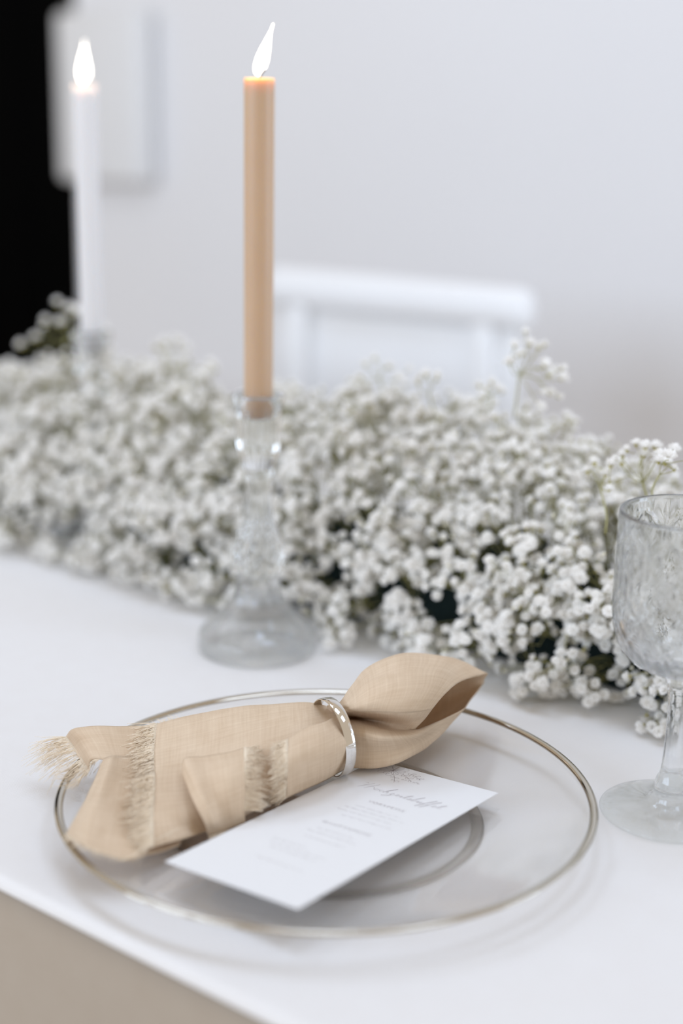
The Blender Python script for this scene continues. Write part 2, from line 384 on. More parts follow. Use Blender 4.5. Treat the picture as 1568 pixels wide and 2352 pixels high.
# ------------------------------------------------------------------ candlesticks and candles
def candlestick(org, label):
    e = thing('candlestick', org, label, 'candlestick', 'glass candlesticks along the garland')
    base = [(0.0008, 0.0030), (0.030, 0.0026), (0.043, 0.0006), (0.0475, 0.0004), (0.0490, 0.0030), (0.0488, 0.0130), (0.0470, 0.0180), (0.0420, 0.0225), (0.0340, 0.0290), (0.0270, 0.0370), (0.0215, 0.0470), (0.0180, 0.0580), (0.0172, 0.0640)]
    stem = [(0.0172, 0.0640), (0.0195, 0.0700), (0.0222, 0.0770), (0.0215, 0.0850), (0.0180, 0.0960), (0.0140, 0.1070), (0.0112, 0.1190), (0.0102, 0.1320), (0.0106, 0.1440), (0.0118, 0.1530)]
    cup = [(0.0118, 0.1530), (0.0150, 0.1620), (0.0172, 0.1720), (0.0176, 0.1860), (0.0180, 0.1980), (0.0200, 0.2070), (0.0208, 0.2110), (0.0204, 0.2134)]
    inn = [(0.0180, 0.2134), (0.0140, 0.2122), (0.0122, 0.2100), (0.0120, 0.1960), (0.0112, 0.1945), (0.0008, 0.1945)]
    def fb(rr, z, a):
        if z < 0.0155: return rr
        w = min(1, (z-0.0155)/0.006); k = 0.055 if z < 0.04 else 0.075
        return rr*(1-k*w*abs(math.sin(8*a))**0.6*(0.6+0.4*math.cos((z-0.02)*260)))
    def fs(rr, z, a):
        if z > 0.112:
            return rr*(1-0.07*abs(math.sin(6*a)))
        d = max(notch(a/(2*PI)*10+z*55, .28), notch(a/(2*PI)*10-z*55, .28)); return rr*(1-0.11*d)
    def fc(rr, z, a):
        if z > 0.19 and rr < 0.0126: return rr                 # plain socket
        w = max(0, min(1, (0.206-z)/0.006)); return rr*(1-0.10*w*abs(math.sin(6*a))**0.7)
    lathe('base', smooth_prof(base, 5), MAT['crystal_base'], e, org, 128, fb)
    lathe('stem', smooth_prof(stem, 7), MAT['crystal'], e, org, 128, fs)
    lathe('cup', smooth_prof(cup, 5)+inn, MAT['crystal'], e, org, 128, fc)
    return e
def candle(org, z0, z1, rad, m, label, tip, fw, fh, bow):
    """tip = flame tip offset; bow = sideways bulge of the flame"""
    e = thing('taper_candle', (org[0], org[1], org[2]+z0), label, 'candle', 'lit taper candles')
    pr = [(0.0004, z0), (rad*0.93, z0), (rad*0.98, z0+0.004)]
    for k in range(1, 12): pr.append((rad*(0.985+0.015*k/11), z0+0.004+(z1-z0-0.008)*k/11))
    pr += [(rad*1.0, z1-0.002), (rad*0.99, z1-0.0005), (rad*0.96, z1), (rad*0.92, z1-0.0004), (rad*0.86, z1-0.0016), (rad*0.76, z1-0.0040), (rad*0.62, z1-0.0072), (rad*0.46, z1-0.0105), (rad*0.26, z1-0.0138), (0.0004, z1-0.0150)]   # lip around the melted pool
    lathe('wax_body', pr, m, e, org, 48)
    o = Vector((org[0], org[1], org[2]+z1-0.0030)); ob = o-Vector((0, 0, 0.0122))
    V, F = [], []; wt = Vector((0.0042, 0, 0.0098))
    pts = [ob, o, o+Vector((0.0003, 0, 0.0035)), o+Vector((0.0016, 0, 0.0068)), o+wt]
    tube_into(V, F, [tuple(q) for q in cr([tuple(q) for q in pts], 4)], 0.0008, 6)
    mesh_obj('wick', V, F, MAT['wick'], e)
    b = o+Vector((-0.0012, 0.0030, 0.0050)); tipv = Vector(tip)
    V, F = [], []; n = 22; ns = 20
    for i in range(n+1):
        s = i/n; c = b+tipv*s+Vector((bow*math.sin(PI*s), 0, 0))
        rr = fw*(math.sin(PI*min(1, s**0.62*0.97+0.02))**0.9)*(1-0.25*s)*(1-s**3)**0.8 if i < n else 0.0002
        rr = max(rr, 0.0003)
        for k in range(ns): a = 2*PI*k/ns; V.append((c.x+rr*math.cos(a), c.y+rr*math.sin(a), c.z))
    for i in range(n):
        for k in range(ns): k2 = (k+1) % ns; F.append((i*ns+k, i*ns+k2, (i+1)*ns+k2, (i+1)*ns+k))
    F.append(tuple(reversed(range(ns)))); F.append(tuple(n*ns+k for k in range(ns)))
    mesh_obj('flame', V, F, MAT['flame'], e)
    l = bpy.data.lights.new('flame_light', 'POINT'); l.energy = 0.022; l.color = (1.0, 0.62, 0.26); l.shadow_soft_size = 0.003
    lo = bpy.data.objects.new('flame_light', l); col.objects.link(lo); lo.location = b+tipv*0.16+Vector((bow*0.9, 0, 0)); attach(lo, e)
    return e
H1 = (-0.0672, 1.1104, TZ+0.0003); H2 = (-0.2600, 1.4600, TZ+0.0003)
candlestick(H1, 'clear cut-glass candlestick holding the beige candle in front of the garland')
candlestick(H2, 'clear cut-glass candlestick holding the white candle, set among the flowers')
candle(H1, 0.1950, 0.4520, 0.01155, MAT['wax_beige'], 'tall beige taper candle burning with a slanted flame', (0.0112, 0, 0.0370), 0.0053, 0.038, -0.0006)
candle(H2, 0.1950, 0.4560, 0.01200, MAT['wax_white'], 'tall white taper candle burning in front of the black drape', (0.0015, 0, 0.0400), 0.0062, 0.046, -0.0005)

# ------------------------------------------------------------------ napkin
LOOP=[
 [(-0.0016,0.8655,0.7960),(0.0060,0.8592,0.8000),(0.0193,0.8469,0.8060),(0.0358,0.8428,0.8080),(0.0500,0.8504,0.8060),(0.0615,0.8628,0.8020)],
 [(-0.0028,0.8631,0.8000),(0.0042,0.8553,0.8040),(0.0204,0.8472,0.8160),(0.0413,0.8531,0.8200),(0.0603,0.8655,0.8160),(0.0709,0.8754,0.8080)],
 [(-0.0045,0.8641,0.8020),(0.0025,0.8562,0.8060),(0.0202,0.8723,0.8180),(0.0421,0.8776,0.8240),(0.0659,0.8892,0.8200),(0.0839,0.9019,0.8070)],
 [(-0.0074,0.8688,0.8000),(0.0003,0.8639,0.8040),(0.0178,0.9036,0.8120),(0.0441,0.9252,0.8170),(0.0764,0.9334,0.8120),(0.1032,0.9348,0.8000)],
 [(-0.0068,0.8780,0.7860),(0.0013,0.8773,0.7880),(0.0196,0.9123,0.7880),(0.0470,0.9402,0.7880),(0.0800,0.9502,0.7880),(0.1033,0.9453,0.7910)],
 [(-0.0042,0.8755,0.7700),(0.0039,0.8781,0.7690),(0.0225,0.9097,0.7650),(0.0490,0.9338,0.7650),(0.0801,0.9438,0.7740),(0.1022,0.9505,0.7840)],
 [(-0.0004,0.8568,0.7630),(0.0076,0.8566,0.7620),(0.0269,0.8566,0.7630),(0.0449,0.8673,0.7640),(0.0696,0.8976,0.7680),(0.0913,0.9289,0.7790)],
 [(0.0031,0.8498,0.7770),(0.0107,0.8510,0.7760),(0.0270,0.8510,0.7760),(0.0443,0.8599,0.7760),(0.0639,0.8803,0.7770),(0.0817,0.9009,0.7840)],
 [(0.0028,0.8512,0.7900),(0.0104,0.8502,0.7900),(0.0251,0.8430,0.7910),(0.0393,0.8491,0.7880),(0.0541,0.8636,0.7850),(0.0660,0.8814,0.7850)],
 [(0.0007,0.8711,0.7900),(0.0082,0.8714,0.7900),(0.0214,0.8702,0.7880),(0.0343,0.8690,0.7860),(0.0443,0.8682,0.7850),(0.0519,0.8694,0.7840)],
 [(-0.0004,0.8961,0.7800),(0.0072,0.8948,0.7810),(0.0210,0.8798,0.7870),(0.0356,0.8681,0.7910),(0.0474,0.8649,0.7920),(0.0567,0.8674,0.7920)]]
TAIL_BACK=[
 [(-0.0045,0.8885,0.7800),(-0.0163,0.8954,0.7800),(-0.0250,0.8912,0.7800),(-0.0634,0.8939,0.7740),(-0.0984,0.8901,0.7680),(-0.1208,0.8853,0.7640)],
 [(-0.0017,0.8704,0.7970),(-0.0118,0.8788,0.7970),(-0.0249,0.8796,0.7980),(-0.0624,0.8808,0.7940),(-0.0969,0.8779,0.7880),(-0.1197,0.8748,0.7830)],
 [(0.0007,0.8656,0.7960),(-0.0087,0.8628,0.7970),(-0.0238,0.8478,0.8000),(-0.0593,0.8370,0.7950),(-0.0922,0.8334,0.7870),(-0.1163,0.8315,0.7820)],
 [(0.0028,0.8443,0.7930),(-0.0068,0.8348,0.7940),(-0.0229,0.8207,0.7940),(-0.0567,0.8004,0.7880),(-0.0911,0.7976,0.7800),(-0.1104,0.7907,0.7800)],
 [(0.0039,0.8442,0.7780),(-0.0065,0.8319,0.7780),(-0.0225,0.8139,0.7780),(-0.0558,0.7875,0.7740),(-0.0855,0.7699,0.7730),(-0.1071,0.7575,0.7760)],
 [(0.0024,0.8556,0.7630),(-0.0065,0.8455,0.7620),(-0.0228,0.8266,0.7610),(-0.0535,0.7914,0.7600),(-0.0777,0.7679,0.7600),(-0.1036,0.7304,0.7700)]]
TAIL_TOP=[
 [(0.0041,0.8648,0.7970),(-0.0016,0.8540,0.7990),(-0.0102,0.8343,0.8030),(-0.0204,0.8240,0.8040),(-0.0310,0.8124,0.8010)],
 [(0.0070,0.8527,0.7940),(0.0027,0.8429,0.7960),(-0.0080,0.8187,0.8010),(-0.0198,0.8060,0.8020),(-0.0305,0.7991,0.8000)],
 [(0.0087,0.8423,0.7880),(0.0043,0.8299,0.7910),(-0.0078,0.8109,0.7940),(-0.0196,0.8002,0.7940),(-0.0303,0.7907,0.7930)],
 [(0.0081,0.8422,0.7760),(0.0039,0.8345,0.7770),(-0.0077,0.8187,0.7790),(-0.0196,0.8076,0.7790),(-0.0307,0.7961,0.7790)],
 [(0.0061,0.8544,0.7630),(0.0019,0.8477,0.7630),(-0.0091,0.8330,0.7630),(-0.0198,0.8192,0.7640),(-0.0312,0.8045,0.7650)]]
TAIL_FLAP=[
 [(-0.0565,0.8086,0.7970),(-0.0663,0.8033,0.7960),(-0.0808,0.8023,0.7930),(-0.0919,0.8018,0.7930),(-0.0959,0.8059,0.7870)],
 [(-0.0552,0.7902,0.7970),(-0.0647,0.7846,0.7960),(-0.0768,0.7826,0.7930),(-0.0864,0.7792,0.7930),(-0.0917,0.7849,0.7860)],
 [(-0.0548,0.7800,0.7890),(-0.0630,0.7729,0.7880),(-0.0721,0.7701,0.7850),(-0.0780,0.7620,0.7860),(-0.0833,0.7635,0.7810)],
 [(-0.0545,0.7760,0.7740),(-0.0616,0.7709,0.7730),(-0.0682,0.7664,0.7720),(-0.0724,0.7564,0.7750),(-0.0771,0.7578,0.7720)],
 [(-0.0541,0.7780,0.7610),(-0.0601,0.7739,0.7610),(-0.0661,0.7687,0.7610),(-0.0709,0.7641,0.7610),(-0.0749,0.7607,0.7610)]]
TAIL_FRONT=[
 [(-0.1479,0.8355,0.7760),(-0.1504,0.7956,0.7740),(-0.1520,0.7608,0.7740),(-0.1539,0.7364,0.7740)],
 [(-0.1415,0.8243,0.7830),(-0.1414,0.7784,0.7830),(-0.1420,0.7446,0.7810),(-0.1435,0.7208,0.7770)],
 [(-0.1361,0.8312,0.7800),(-0.1332,0.7847,0.7790),(-0.1318,0.7475,0.7770),(-0.1323,0.7149,0.7750)],
 [(-0.1261,0.8342,0.7770),(-0.1206,0.7950,0.7720),(-0.1175,0.7619,0.7680),(-0.1146,0.7155,0.7705)],
 [(-0.1142,0.8421,0.7700),(-0.1074,0.8027,0.7650),(-0.1023,0.7688,0.7625),(-0.1038,0.7348,0.7630)],
 [(-0.0984,0.8375,0.7670),(-0.0930,0.7987,0.7620),(-0.0897,0.7713,0.7600),(-0.0912,0.7504,0.7605)]]
TAIL_FAR=[
 [(-0.1174,0.8793,0.7780),(-0.1284,0.8747,0.7810),(-0.1444,0.8670,0.7840),(-0.1605,0.8616,0.7860),(-0.1729,0.8592,0.7850),(-0.1752,0.8488,0.7840)],
 [(-0.1145,0.8606,0.7760),(-0.1261,0.8582,0.7790),(-0.1403,0.8494,0.7820),(-0.1540,0.8479,0.7830),(-0.1646,0.8515,0.7800),(-0.1675,0.8400,0.7790)],
 [(-0.1125,0.8435,0.7700),(-0.1230,0.8357,0.7740),(-0.1347,0.8308,0.7760),(-0.1451,0.8317,0.7760),(-0.1548,0.8335,0.7750),(-0.1550,0.8189,0.7740)]]

def sheet(name, net, nu, nv, parent, closed=False, thick=0.0006, wr=0.0005, wscale=55, m=None, seed=0, offset=1.0):
    net = np.array(net, float)                         # [around][along][3]
    A = np.array([cr(row, nu) for row in net])         # along
    G = np.array([cr(A[:, i], nv, closed) for i in range(A.shape[1])])   # [along][around]
    na, nr = G.shape[:2]
    du = np.zeros((na, nr)); du[1:] = np.cumsum(np.linalg.norm(np.diff(G, axis=0), axis=2), axis=0)
    dv = np.zeros((na, nr)); dv[:, 1:] = np.cumsum(np.linalg.norm(np.diff(G, axis=1), axis=2), axis=1)
    ulen = np.repeat(du.mean(axis=1)[:, None], nr, 1); vlen = np.repeat(dv.mean(axis=0)[None], na, 0)
    V, UV, F = [], [], []
    for i in range(na):
        for j in range(nr):
            q = Vector(G[i, j]); w = noise.noise_vector(q*wscale+Vector((seed*3.1, seed, 0)))*wr
            V.append(tuple(q+w)); UV.append((ulen[i, j], vlen[i, j]))
    kk = nr if closed else nr-1
    for i in range(na-1):
        for j in range(kk):
            j2 = (j+1) % nr; F.append((i*nr+j, i*nr+j2, (i+1)*nr+j2, (i+1)*nr+j))
    o = mesh_obj(name, V, F, m or MAT['linen'], parent, uv=UV)
    s = o.modifiers.new('thick', 'SOLIDIFY'); s.thickness = thick; s.offset = offset
    return o, G
PTOP = sorted(top)+[(0.1660, 0.0225), (0.1720, 0.0225)]
def plate_z(x, y):
    d = math.hypot(x-PC[0], y-PC[1]); return TZ+(float(np.interp(d, [a for a, b in PTOP], [b for a, b in PTOP])) if d < 0.1720 else 0.0)
def fringe(name, edge, direc, lmin, lmax, n, parent, droop=0.3, curl=0.15, rad=0.00017, seed=0, floor=TZ+0.004):
    rr = random.Random(seed); V, F = [], []; E = cr(np.array(edge), 12)
    for k in range(n):
        f = rr.random()*(len(E)-1.001); i = int(f); q = Vector(E[i]*(1-(f-i))+E[i+1]*(f-i))
        dv = direc(q, f/(len(E)-1)) if callable(direc) else Vector(direc)
        dv = (dv.normalized()+Vector((rr.gauss(0, curl), rr.gauss(0, curl), rr.gauss(0, curl*0.6)))).normalized()
        L = rr.uniform(lmin, lmax); bend = Vector((rr.gauss(0, .25), rr.gauss(0, .25), rr.gauss(-droop, .2)))
        pts = []
        for s in range(6):
            u = s/5; c = q-dv*0.0008+dv*(L*u)+bend*(L*u*u*0.5)
            c.z = max(c.z, floor+0.0002*(k % 4), plate_z(c.x, c.y)+0.0007+0.0002*(k % 3)); pts.append(tuple(c))
        tube_into(V, F, pts, [rad*(1.25-0.5*s/5) for s in range(6)], 3)
    o = mesh_obj(name, V, F, MAT['fringe'], parent); o['kind'] = 'stuff'; return o
AX = Vector((0.887, 0.46, 0)).normalized()                 # napkin axis, tail to loop
nk = thing('napkin', (-0.02, 0.84, TZ+0.005), 'beige linen napkin with frayed edges gathered through a silver ring', 'napkin')
lp, G = sheet('loop', LOOP, 9, 9, nk, closed=True, thick=0.0007, wr=0.0013, wscale=42, seed=1)
tbk, Gb = sheet('fold', TAIL_BACK, 9, 9, nk, seed=2)
ttp, Gt = sheet('fold', TAIL_TOP, 9, 9, nk, seed=3)
tfl, Gf = sheet('fold', TAIL_FLAP, 9, 9, nk, seed=4, wr=0.0008)
tfr, Gr = sheet('fold', TAIL_FRONT, 9, 9, nk, seed=5, wr=0.0012, wscale=40)
tfa, Ga = sheet('fold', TAIL_FAR, 9, 9, nk, seed=6, wr=0.0012, wscale=45)
Gp = Ga
fringe('fringe', Gt[-1], -AX+Vector((0, 0, -0.1)), 0.007, 0.013, 300, nk, 0.35, 0.16, seed=1)
fringe('fringe', Gf[0], AX, 0.008, 0.0145, 300, nk, 0.35, 0.16, rad=0.00019, seed=2, floor=TZ+0.0205)
fringe('fringe', Gb[-1], -AX+Vector((0, 0, -0.15)), 0.012, 0.0205, 760, nk, 0.30, 0.22, rad=0.00021, seed=3)
fringe('fringe', Gp[-1], lambda q, f: Vector((-0.9+0.5*f, 0.15-0.9*f, -0.12)), 0.017, 0.026, 190, nk, 0.55, 0.10, rad=0.00014, seed=4)
fringe('fringe', Gp[-18:, -1], lambda q, f: Vector((-0.5, -0.85, -0.2)), 0.005, 0.011, 60, nk, 0.3, 0.2, rad=0.00014, seed=5)
fringe('fringe', Gr[-1], lambda q, f: Vector((-0.35, -0.9, -0.1)), 0.002, 0.006, 160, nk, 0.3, 0.3, seed=6, floor=TZ+0.021)
fringe('fringe', Gb[9*5-8:, 5], lambda q, f: Vector((-0.75, 0.6, 0.12)), 0.008, 0.014, 45, nk, 0.2, 0.2, seed=7)
fringe('fringe', Gf[:, -1], lambda q, f: Vector((0.3, -0.9, -0.3)), 0.002, 0.005, 60, nk, 0.3, 0.3, seed=8)

# ------------------------------------------------------------------ napkin ring
RC = Vector((-0.0032, 0.8572, TZ+0.0336)); RR = 0.0248
rg = thing('napkin_ring', (RC.x, RC.y, TZ+0.006), 'shiny silver band ring holding the napkin', 'napkin ring')
LV = Vector((-AX.y, AX.x, 0)); rn = (AX+Vector((0, 0, 0.05))).normalized()
V, F = [], []; secs = [(-1, 0.0), (-1, 0.55), (-0.82, 1.0), (0, 1.0), (0.82, 1.0), (1, 0.55), (1, 0.0), (0.9, -0.25), (-0.9, -0.25)]
NS = 120
uz = Vector((0, 0, 1)) - rn*rn.z; uz.normalize(); ul = uz.cross(rn).normalized()
for k in range(NS):
    a = 2*PI*k/NS; rad = uz*math.sin(a)*RR+ul*math.cos(a)*RR*1.04; rd = rad.normalized()
    for (w, h) in secs: V.append(tuple(RC+rad+rn*(w*0.0036)+rd*(h*0.0009)))
m_ = len(secs)
for k in range(NS):
    for j in range(m_):
        a, b = k*m_+j, k*m_+(j+1) % m_; c, d = ((k+1) % NS)*m_+(j+1) % m_, ((k+1) % NS)*m_+j
        F.append((a, d, c, b))
band = mesh_obj('band', V, F, MAT['silver'], rg); band.modifiers.new('bev', 'EDGE_SPLIT').split_angle = 0.9

# ------------------------------------------------------------------ menu card
cO = Vector((-0.0946, 0.7162, TZ+0.0188)); cBR = Vector((-0.0189, 0.6597, TZ+0.0238)); cTL = Vector((0.0260, 0.8779, TZ+0.0082))
CW, CH = (cBR-cO).length, (cTL-cO).length
cX = (cBR-cO)/CW; cY = (cTL-cO)/CH; cN = cX.cross(cY).normalized()
mc = thing('menu_card', (cO+cBR+cTL*0)/2, 'white printed menu card leaning across the charger plate below the napkin', 'card')
def cp(u, v, h=0.0): return cO+cX*u+cY*v+cN*h
V, F = [], []; nu_, nv_ = 8, 16
for h in (0.0, 0.0005):
    for i in range(nu_+1):
        for j in range(nv_+1): V.append(tuple(cp(CW*i/nu_, CH*j/nv_, h-0.0005)))
S = (nu_+1)*(nv_+1); ix = lambda i, j, s: s*S+i*(nv_+1)+j
for i in range(nu_):
    for j in range(nv_):
        F.append((ix(i, j, 1), ix(i+1, j, 1), ix(i+1, j+1, 1), ix(i, j+1, 1))); F.append((ix(i, j, 0), ix(i, j+1, 0), ix(i+1, j+1, 0), ix(i+1, j, 0)))
for i in range(nu_):
    F.append((ix(i, 0, 0), ix(i+1, 0, 0), ix(i+1, 0, 1), ix(i, 0, 1))); F.append((ix(i+1, nv_, 0), ix(i, nv_, 0), ix(i, nv_, 1), ix(i+1, nv_, 1)))
for j in range(nv_):
    F.append((ix(0, j+1, 0), ix(0, j, 0), ix(0, j, 1), ix(0, j+1, 1))); F.append((ix(nu_, j, 0), ix(nu_, j+1, 0), ix(nu_, j+1, 1), ix(nu_, j, 1)))
mesh_obj('paper', V, F, MAT['paper'], mc, smooth=False)
def strokes(name, lines, wid):
    """flat ink ribbons on the card; lines = polylines in card metres"""
    V, F = [], []
    for ln in lines:
        n = len(ln)
        if n < 2: continue
        b0 = len(V)
        for i, (x, y) in enumerate(ln):
            a, b = ln[max(0, i-1)], ln[min(n-1, i+1)]; dx, dy = b[0]-a[0], b[1]-a[1]; d = math.hypot(dx, dy) or 1
            nx, ny = -dy/d, dx/d; w = wid*(0.55+0.75*abs(dy/d))/2      # thick downstrokes
            V.append(tuple(cp(x+nx*w, y+ny*w, 0.00006))); V.append(tuple(cp(x-nx*w, y-ny*w, 0.00006)))
        for i in range(n-1): q = b0+2*i; F.append((q, q+1, q+3, q+2))
    return mesh_obj(name, V, F, MAT['ink'], mc, smooth=False)
def arc_(cx, cy, rx, ry, a0, a1, n=14): return [(cx+rx*math.cos(math.radians(a0+(a1-a0)*i/n)), cy+ry*math.sin(math.radians(a0+(a1-a0)*i/n))) for i in range(n+1)]
CAPS = {   # serif capitals in a unit-high box: (advance, polylines)
 'V': (.85, [[(0, 1), (.38, 0), (.76, 1)], [(-.08, 1), (.12, 1)], [(.64, 1), (.84, 1)]]),
 'O': (.95, [arc_(.42, .5, .42, .5, 0, 360, 24)]),
 'R': (.80, [[(.1, 0), (.1, 1)], [(.1, 1)]+arc_(.32, .74, .28, .26, 90, -90), [(.32, .48), (.72, 0)], [(0, 0), (.2, 0)]]),
 'S': (.62, [arc_(.25, .75, .24, .25, 40, 270)+arc_(.25, .25, .25, .25, 90, -140)]),
 'P': (.72, [[(.1, 0), (.1, 1)], [(.1, 1)]+arc_(.32, .74, .28, .26, 90, -90)+[(.1, .48)], [(0, 0), (.2, 0)]]),
 'E': (.70, [[(.1, 0), (.1, 1)], [(0, 1), (.55, 1), (.55, .86)], [(.1, .52), (.45, .52)], [(0, 0), (.56, 0), (.58, .16)]]),
 'I': (.34, [[(.12, 0), (.12, 1)], [(0, 0), (.24, 0)], [(0, 1), (.24, 1)]]),
 'H': (.95, [[(.1, 0), (.1, 1)], [(.7, 0), (.7, 1)], [(.1, .52), (.7, .52)], [(0, 0), (.2, 0)], [(.6, 0), (.8, 0)], [(0, 1), (.2, 1)], [(.6, 1), (.8, 1)]]),
 'A': (.85, [[(0, 0), (.38, 1), (.76, 0)], [(.14, .35), (.62, .35)]]),
 'U': (.90, [[(.08, 1), (.08, .35)]+arc_(.38, .3, .3, .3, 180, 360)+[(.68, 1)]]),
 'T': (.80, [[(.36, 0), (.36, 1)], [(0, .86), (0, 1), (.72, 1), (.72, .86)], [(.24, 0), (.48, 0)]]),
}
def caps(name, text, x0, x1, y, h):
    tot = sum(CAPS[c][0] for c in text)+0.28*(len(text)-1); sc = (x1-x0)/tot; x = x0; L = []
    for c in text:
        adv, ps = CAPS[c]
        for q in ps: L.append([(x+a*sc, y+b*h) for a, b in q])
        x += (adv+0.28)*sc
    return strokes(name, L, 0.00026)
def script(text, x0, x1, y, h):
    """loose slanted handwriting"""
    G_ = {
     'H': (1.5, [[(-.25, 1.25), (-.05, 1.35), (.05, 1.2)], [(.15, -.15), (.45, 1.6)], [(.75, -.1), (1.0, 1.6)], [(.05, .65), (.6, .72), (1.15, .68), (1.45, .3)]]),
     'o': (.55, [arc_(.25, .22, .17, .22, 70, 430, 14)+[(.55, .35)]]),
     'c': (.50, [arc_(.26, .22, .18, .22, 50, 310, 12)+[(.52, .18)]]),
     'h': (.60, [[(.02, 0), (.2, .8), (.34, 1.45), (.26, 1.5), (.12, .8), (.06, .02)], [(.1, .3), (.28, .44), (.34, .3), (.36, .02), (.6, .15)]]),
     'z': (.60, [[(.02, .36), (.3, .44), (.34, .3), (.16, .08), (.36, -.05), (.32, -.5), (.0, -.75), (-.1, -.6), (.2, -.3), (.62, .12)]]),
     'e': (.50, [[(.02, .12), (.2, .25), (.3, .4), (.2, .45), (.12, .2), (.2, .02), (.34, .02), (.52, .18)]]),
     'i': (.36, [[(.02, .15), (.14, .42), (.13, .1), (.2, .01), (.36, .16)], [(.22, .72), (.24, .76)]]),
     't': (.46, [[(.02, .15), (.26, 1.2), (.14, .2), (.2, .01), (.46, .16)], [(-.08, .78), (.5, .86)]]),
     's': (.42, [[(.02, .12), (.2, .46), (.27, .2), (.2, .01), (.06, .06), (.24, .03), (.42, .16)]]),
     'b': (.55, [[(.02, .2), (.22, .9), (.32, 1.45), (.22, 1.45), (.1, .4), (.12, .02), (.3, .04), (.36, .3), (.3, .42), (.55, .34)]]),
     'u': (.62, [[(.02, .15), (.12, .44), (.1, .1), (.2, .0), (.34, .2), (.4, .44), (.38, .1), (.46, .01), (.62, .16)]]),
     'f': (.46, [[(.02, .15), (.24, .8), (.38, 1.45), (.28, 1.5), (.14, .6), (.0, -.7), (.08, -.72), (.18, -.2), (.2, .1), (.46, .2)]]),
    }
    tot = sum(G_[c][0] for c in text); sc = (x1-x0)/tot; x = x0; L = []
    for c in text:
        adv, ps = G_[c]
        for q in ps:
            q2 = cr(np.array([(a, b) for a, b in q]), 4) if 2 < len(q) < 12 else np.array(q, float)
            L.append([(x+(a+0.28*b)*sc, y+b*h+0.0006*math.sin((x-x0)*90)) for a, b in q2])
        x += adv*sc
    return strokes('script_title', L, 0.00018)
script('Hochzeitsbuffet', 0.0175, 0.0800, 0.1575, 0.0062)
caps('heading', 'VORSPEISE', 0.0385, 0.0655, 0.1395, 0.0026)
caps('heading', 'HAUPTSPEISE', 0.0352, 0.0705, 0.0975, 0.0026)
def small_print(x0, x1, y, h, seed):
    rr = random.Random(seed); L = []; x = x0
    while x < x1:
        wl_ = rr.uniform(0.003, 0.008); e = min(x+wl_, x1); ln = []; q = x
        while q < e: ln.append((q, y+rr.uniform(0, h))); q += 0.00034
        L.append(ln); x = e+0.0012
    return strokes('small_print', L, 0.00017)
for i, (a, b, y) in enumerate(((.0355, .0697, .1300), (.0310, .0745, .1250), (.0300, .0700, .1195), (.0373, .0745, .1130), (.0379, .0643, .0885), (.0345, .0700, .0830), (.0389, .0686, .0750), (.0267, .0510, .0615), (.0290, .0690, .0560), (.0330, .0660, .0510), (.0353, .0688, .0360))):
    small_print(a, b, y, 0.0013, i)
# line-drawn flower spray at the head of the card
L = []
def petal_line(cx, cy, ang, ln, wd):
    c, s = math.cos(ang), math.sin(ang); P = []
    for k in range(15):
        u = k/14; lx = ln*math.sin(PI*u/1.0) if u < .5 else ln*(1-(1-math.sin(PI*u))); w = wd*math.sin(2*PI*u)
        P.append((cx+c*lx-s*w, cy+s*lx+c*w))
    return P
for k, a in enumerate((-160, -130, -100, -75, -45, -20, 10, 40, 70, 110, 150)):
    L.append(petal_line(0.0200, 0.1935, math.radians(a), 0.0085+0.002*(k % 2), 0.0022))
for (x, y, a, n) in ((0.025, 0.192, -8, 7), (0.023, 0.189, -42, 6), (0.015, 0.191, 190, 6), (0.027, 0.195, 5, 8)):
    d = (math.cos(math.radians(a)), math.sin(math.radians(a))); L.append([(x+d[0]*0.0022*i, y+d[1]*0.0022*i-0.00012*i*i) for i in range(n+1)])
    for i in range(2, n): L.append(petal_line(x+d[0]*0.0022*i, y+d[1]*0.0022*i-0.00012*i*i, math.radians(a+(45 if i % 2 else -45)), 0.0034, 0.0010))
for (x, y) in ((0.0345, 0.1835), (0.0365, 0.1840), (0.043, 0.1838), (0.045, 0.1845), (0.0465, 0.1835)): L.append(arc_(x, y, 0.0007, 0.0007, 0, 360, 10))
L = [[(x, min(y, CH-0.001)) for x, y in ln] for ln in L]
strokes('flower_print', L, 0.00014)

# ------------------------------------------------------------------ flower garland
def blossom_geo(seed, npet, tight):
    """ruffled double flower about 8.6 mm across, opening along +Z; returns verts, faces, slots"""
    rr = random.Random(seed); V, F, S = [], [], []
    rings = ((0.0043, 0.0016, 8, 0.0017), (0.0036, 0.0029, 7, 0.0015), (0.0024, 0.0038, 6, 0.0012), (0.0012, 0.0042, 4, 0.0009))
    for ri, (R, hz, n, w) in enumerate(rings):
        R *= tight; off = rr.random()*6
        for k in range(n):
            a = off+2*PI*k/n+rr.gauss(0, .12); R2 = R*rr.uniform(.85, 1.12); h2 = hz*rr.uniform(.8, 1.2)
            ca, sa = math.cos(a), math.sin(a); b0 = len(V)
            def P(rad, side, z): V.append((ca*rad-sa*side, sa*rad+ca*side, z))
            P(0.0003, 0, 0.0004)
            P(R2*.62, -w*.8, h2*.85+rr.gauss(0, .0002)); P(R2*.66, 0, h2*.70); P(R2*.62, w*.8, h2*.85+rr.gauss(0, .0002))
            P(R2, -w*.75, h2+rr.gauss(0, .0004)); P(R2*.92, 0, h2*.95+rr.gauss(0, .0003)); P(R2, w*.75, h2+rr.gauss(0, .0004))
            F += [(b0, b0+1, b0+2), (b0, b0+2, b0+3), (b0+1, b0+4, b0+5, b0+2), (b0+2, b0+5, b0+6, b0+3)]; S += [0]*4
    b0 = len(V)
    for k in range(5): a = 2*PI*k/5; V.append((0.0017*math.cos(a), 0.0017*math.sin(a), 0.0006))
    V.append((0, 0, -0.0021))
    for k in range(5): F.append((b0+(k+1) % 5, b0+k, b0+5)); S.append(1)
    return np.array(V), F, S
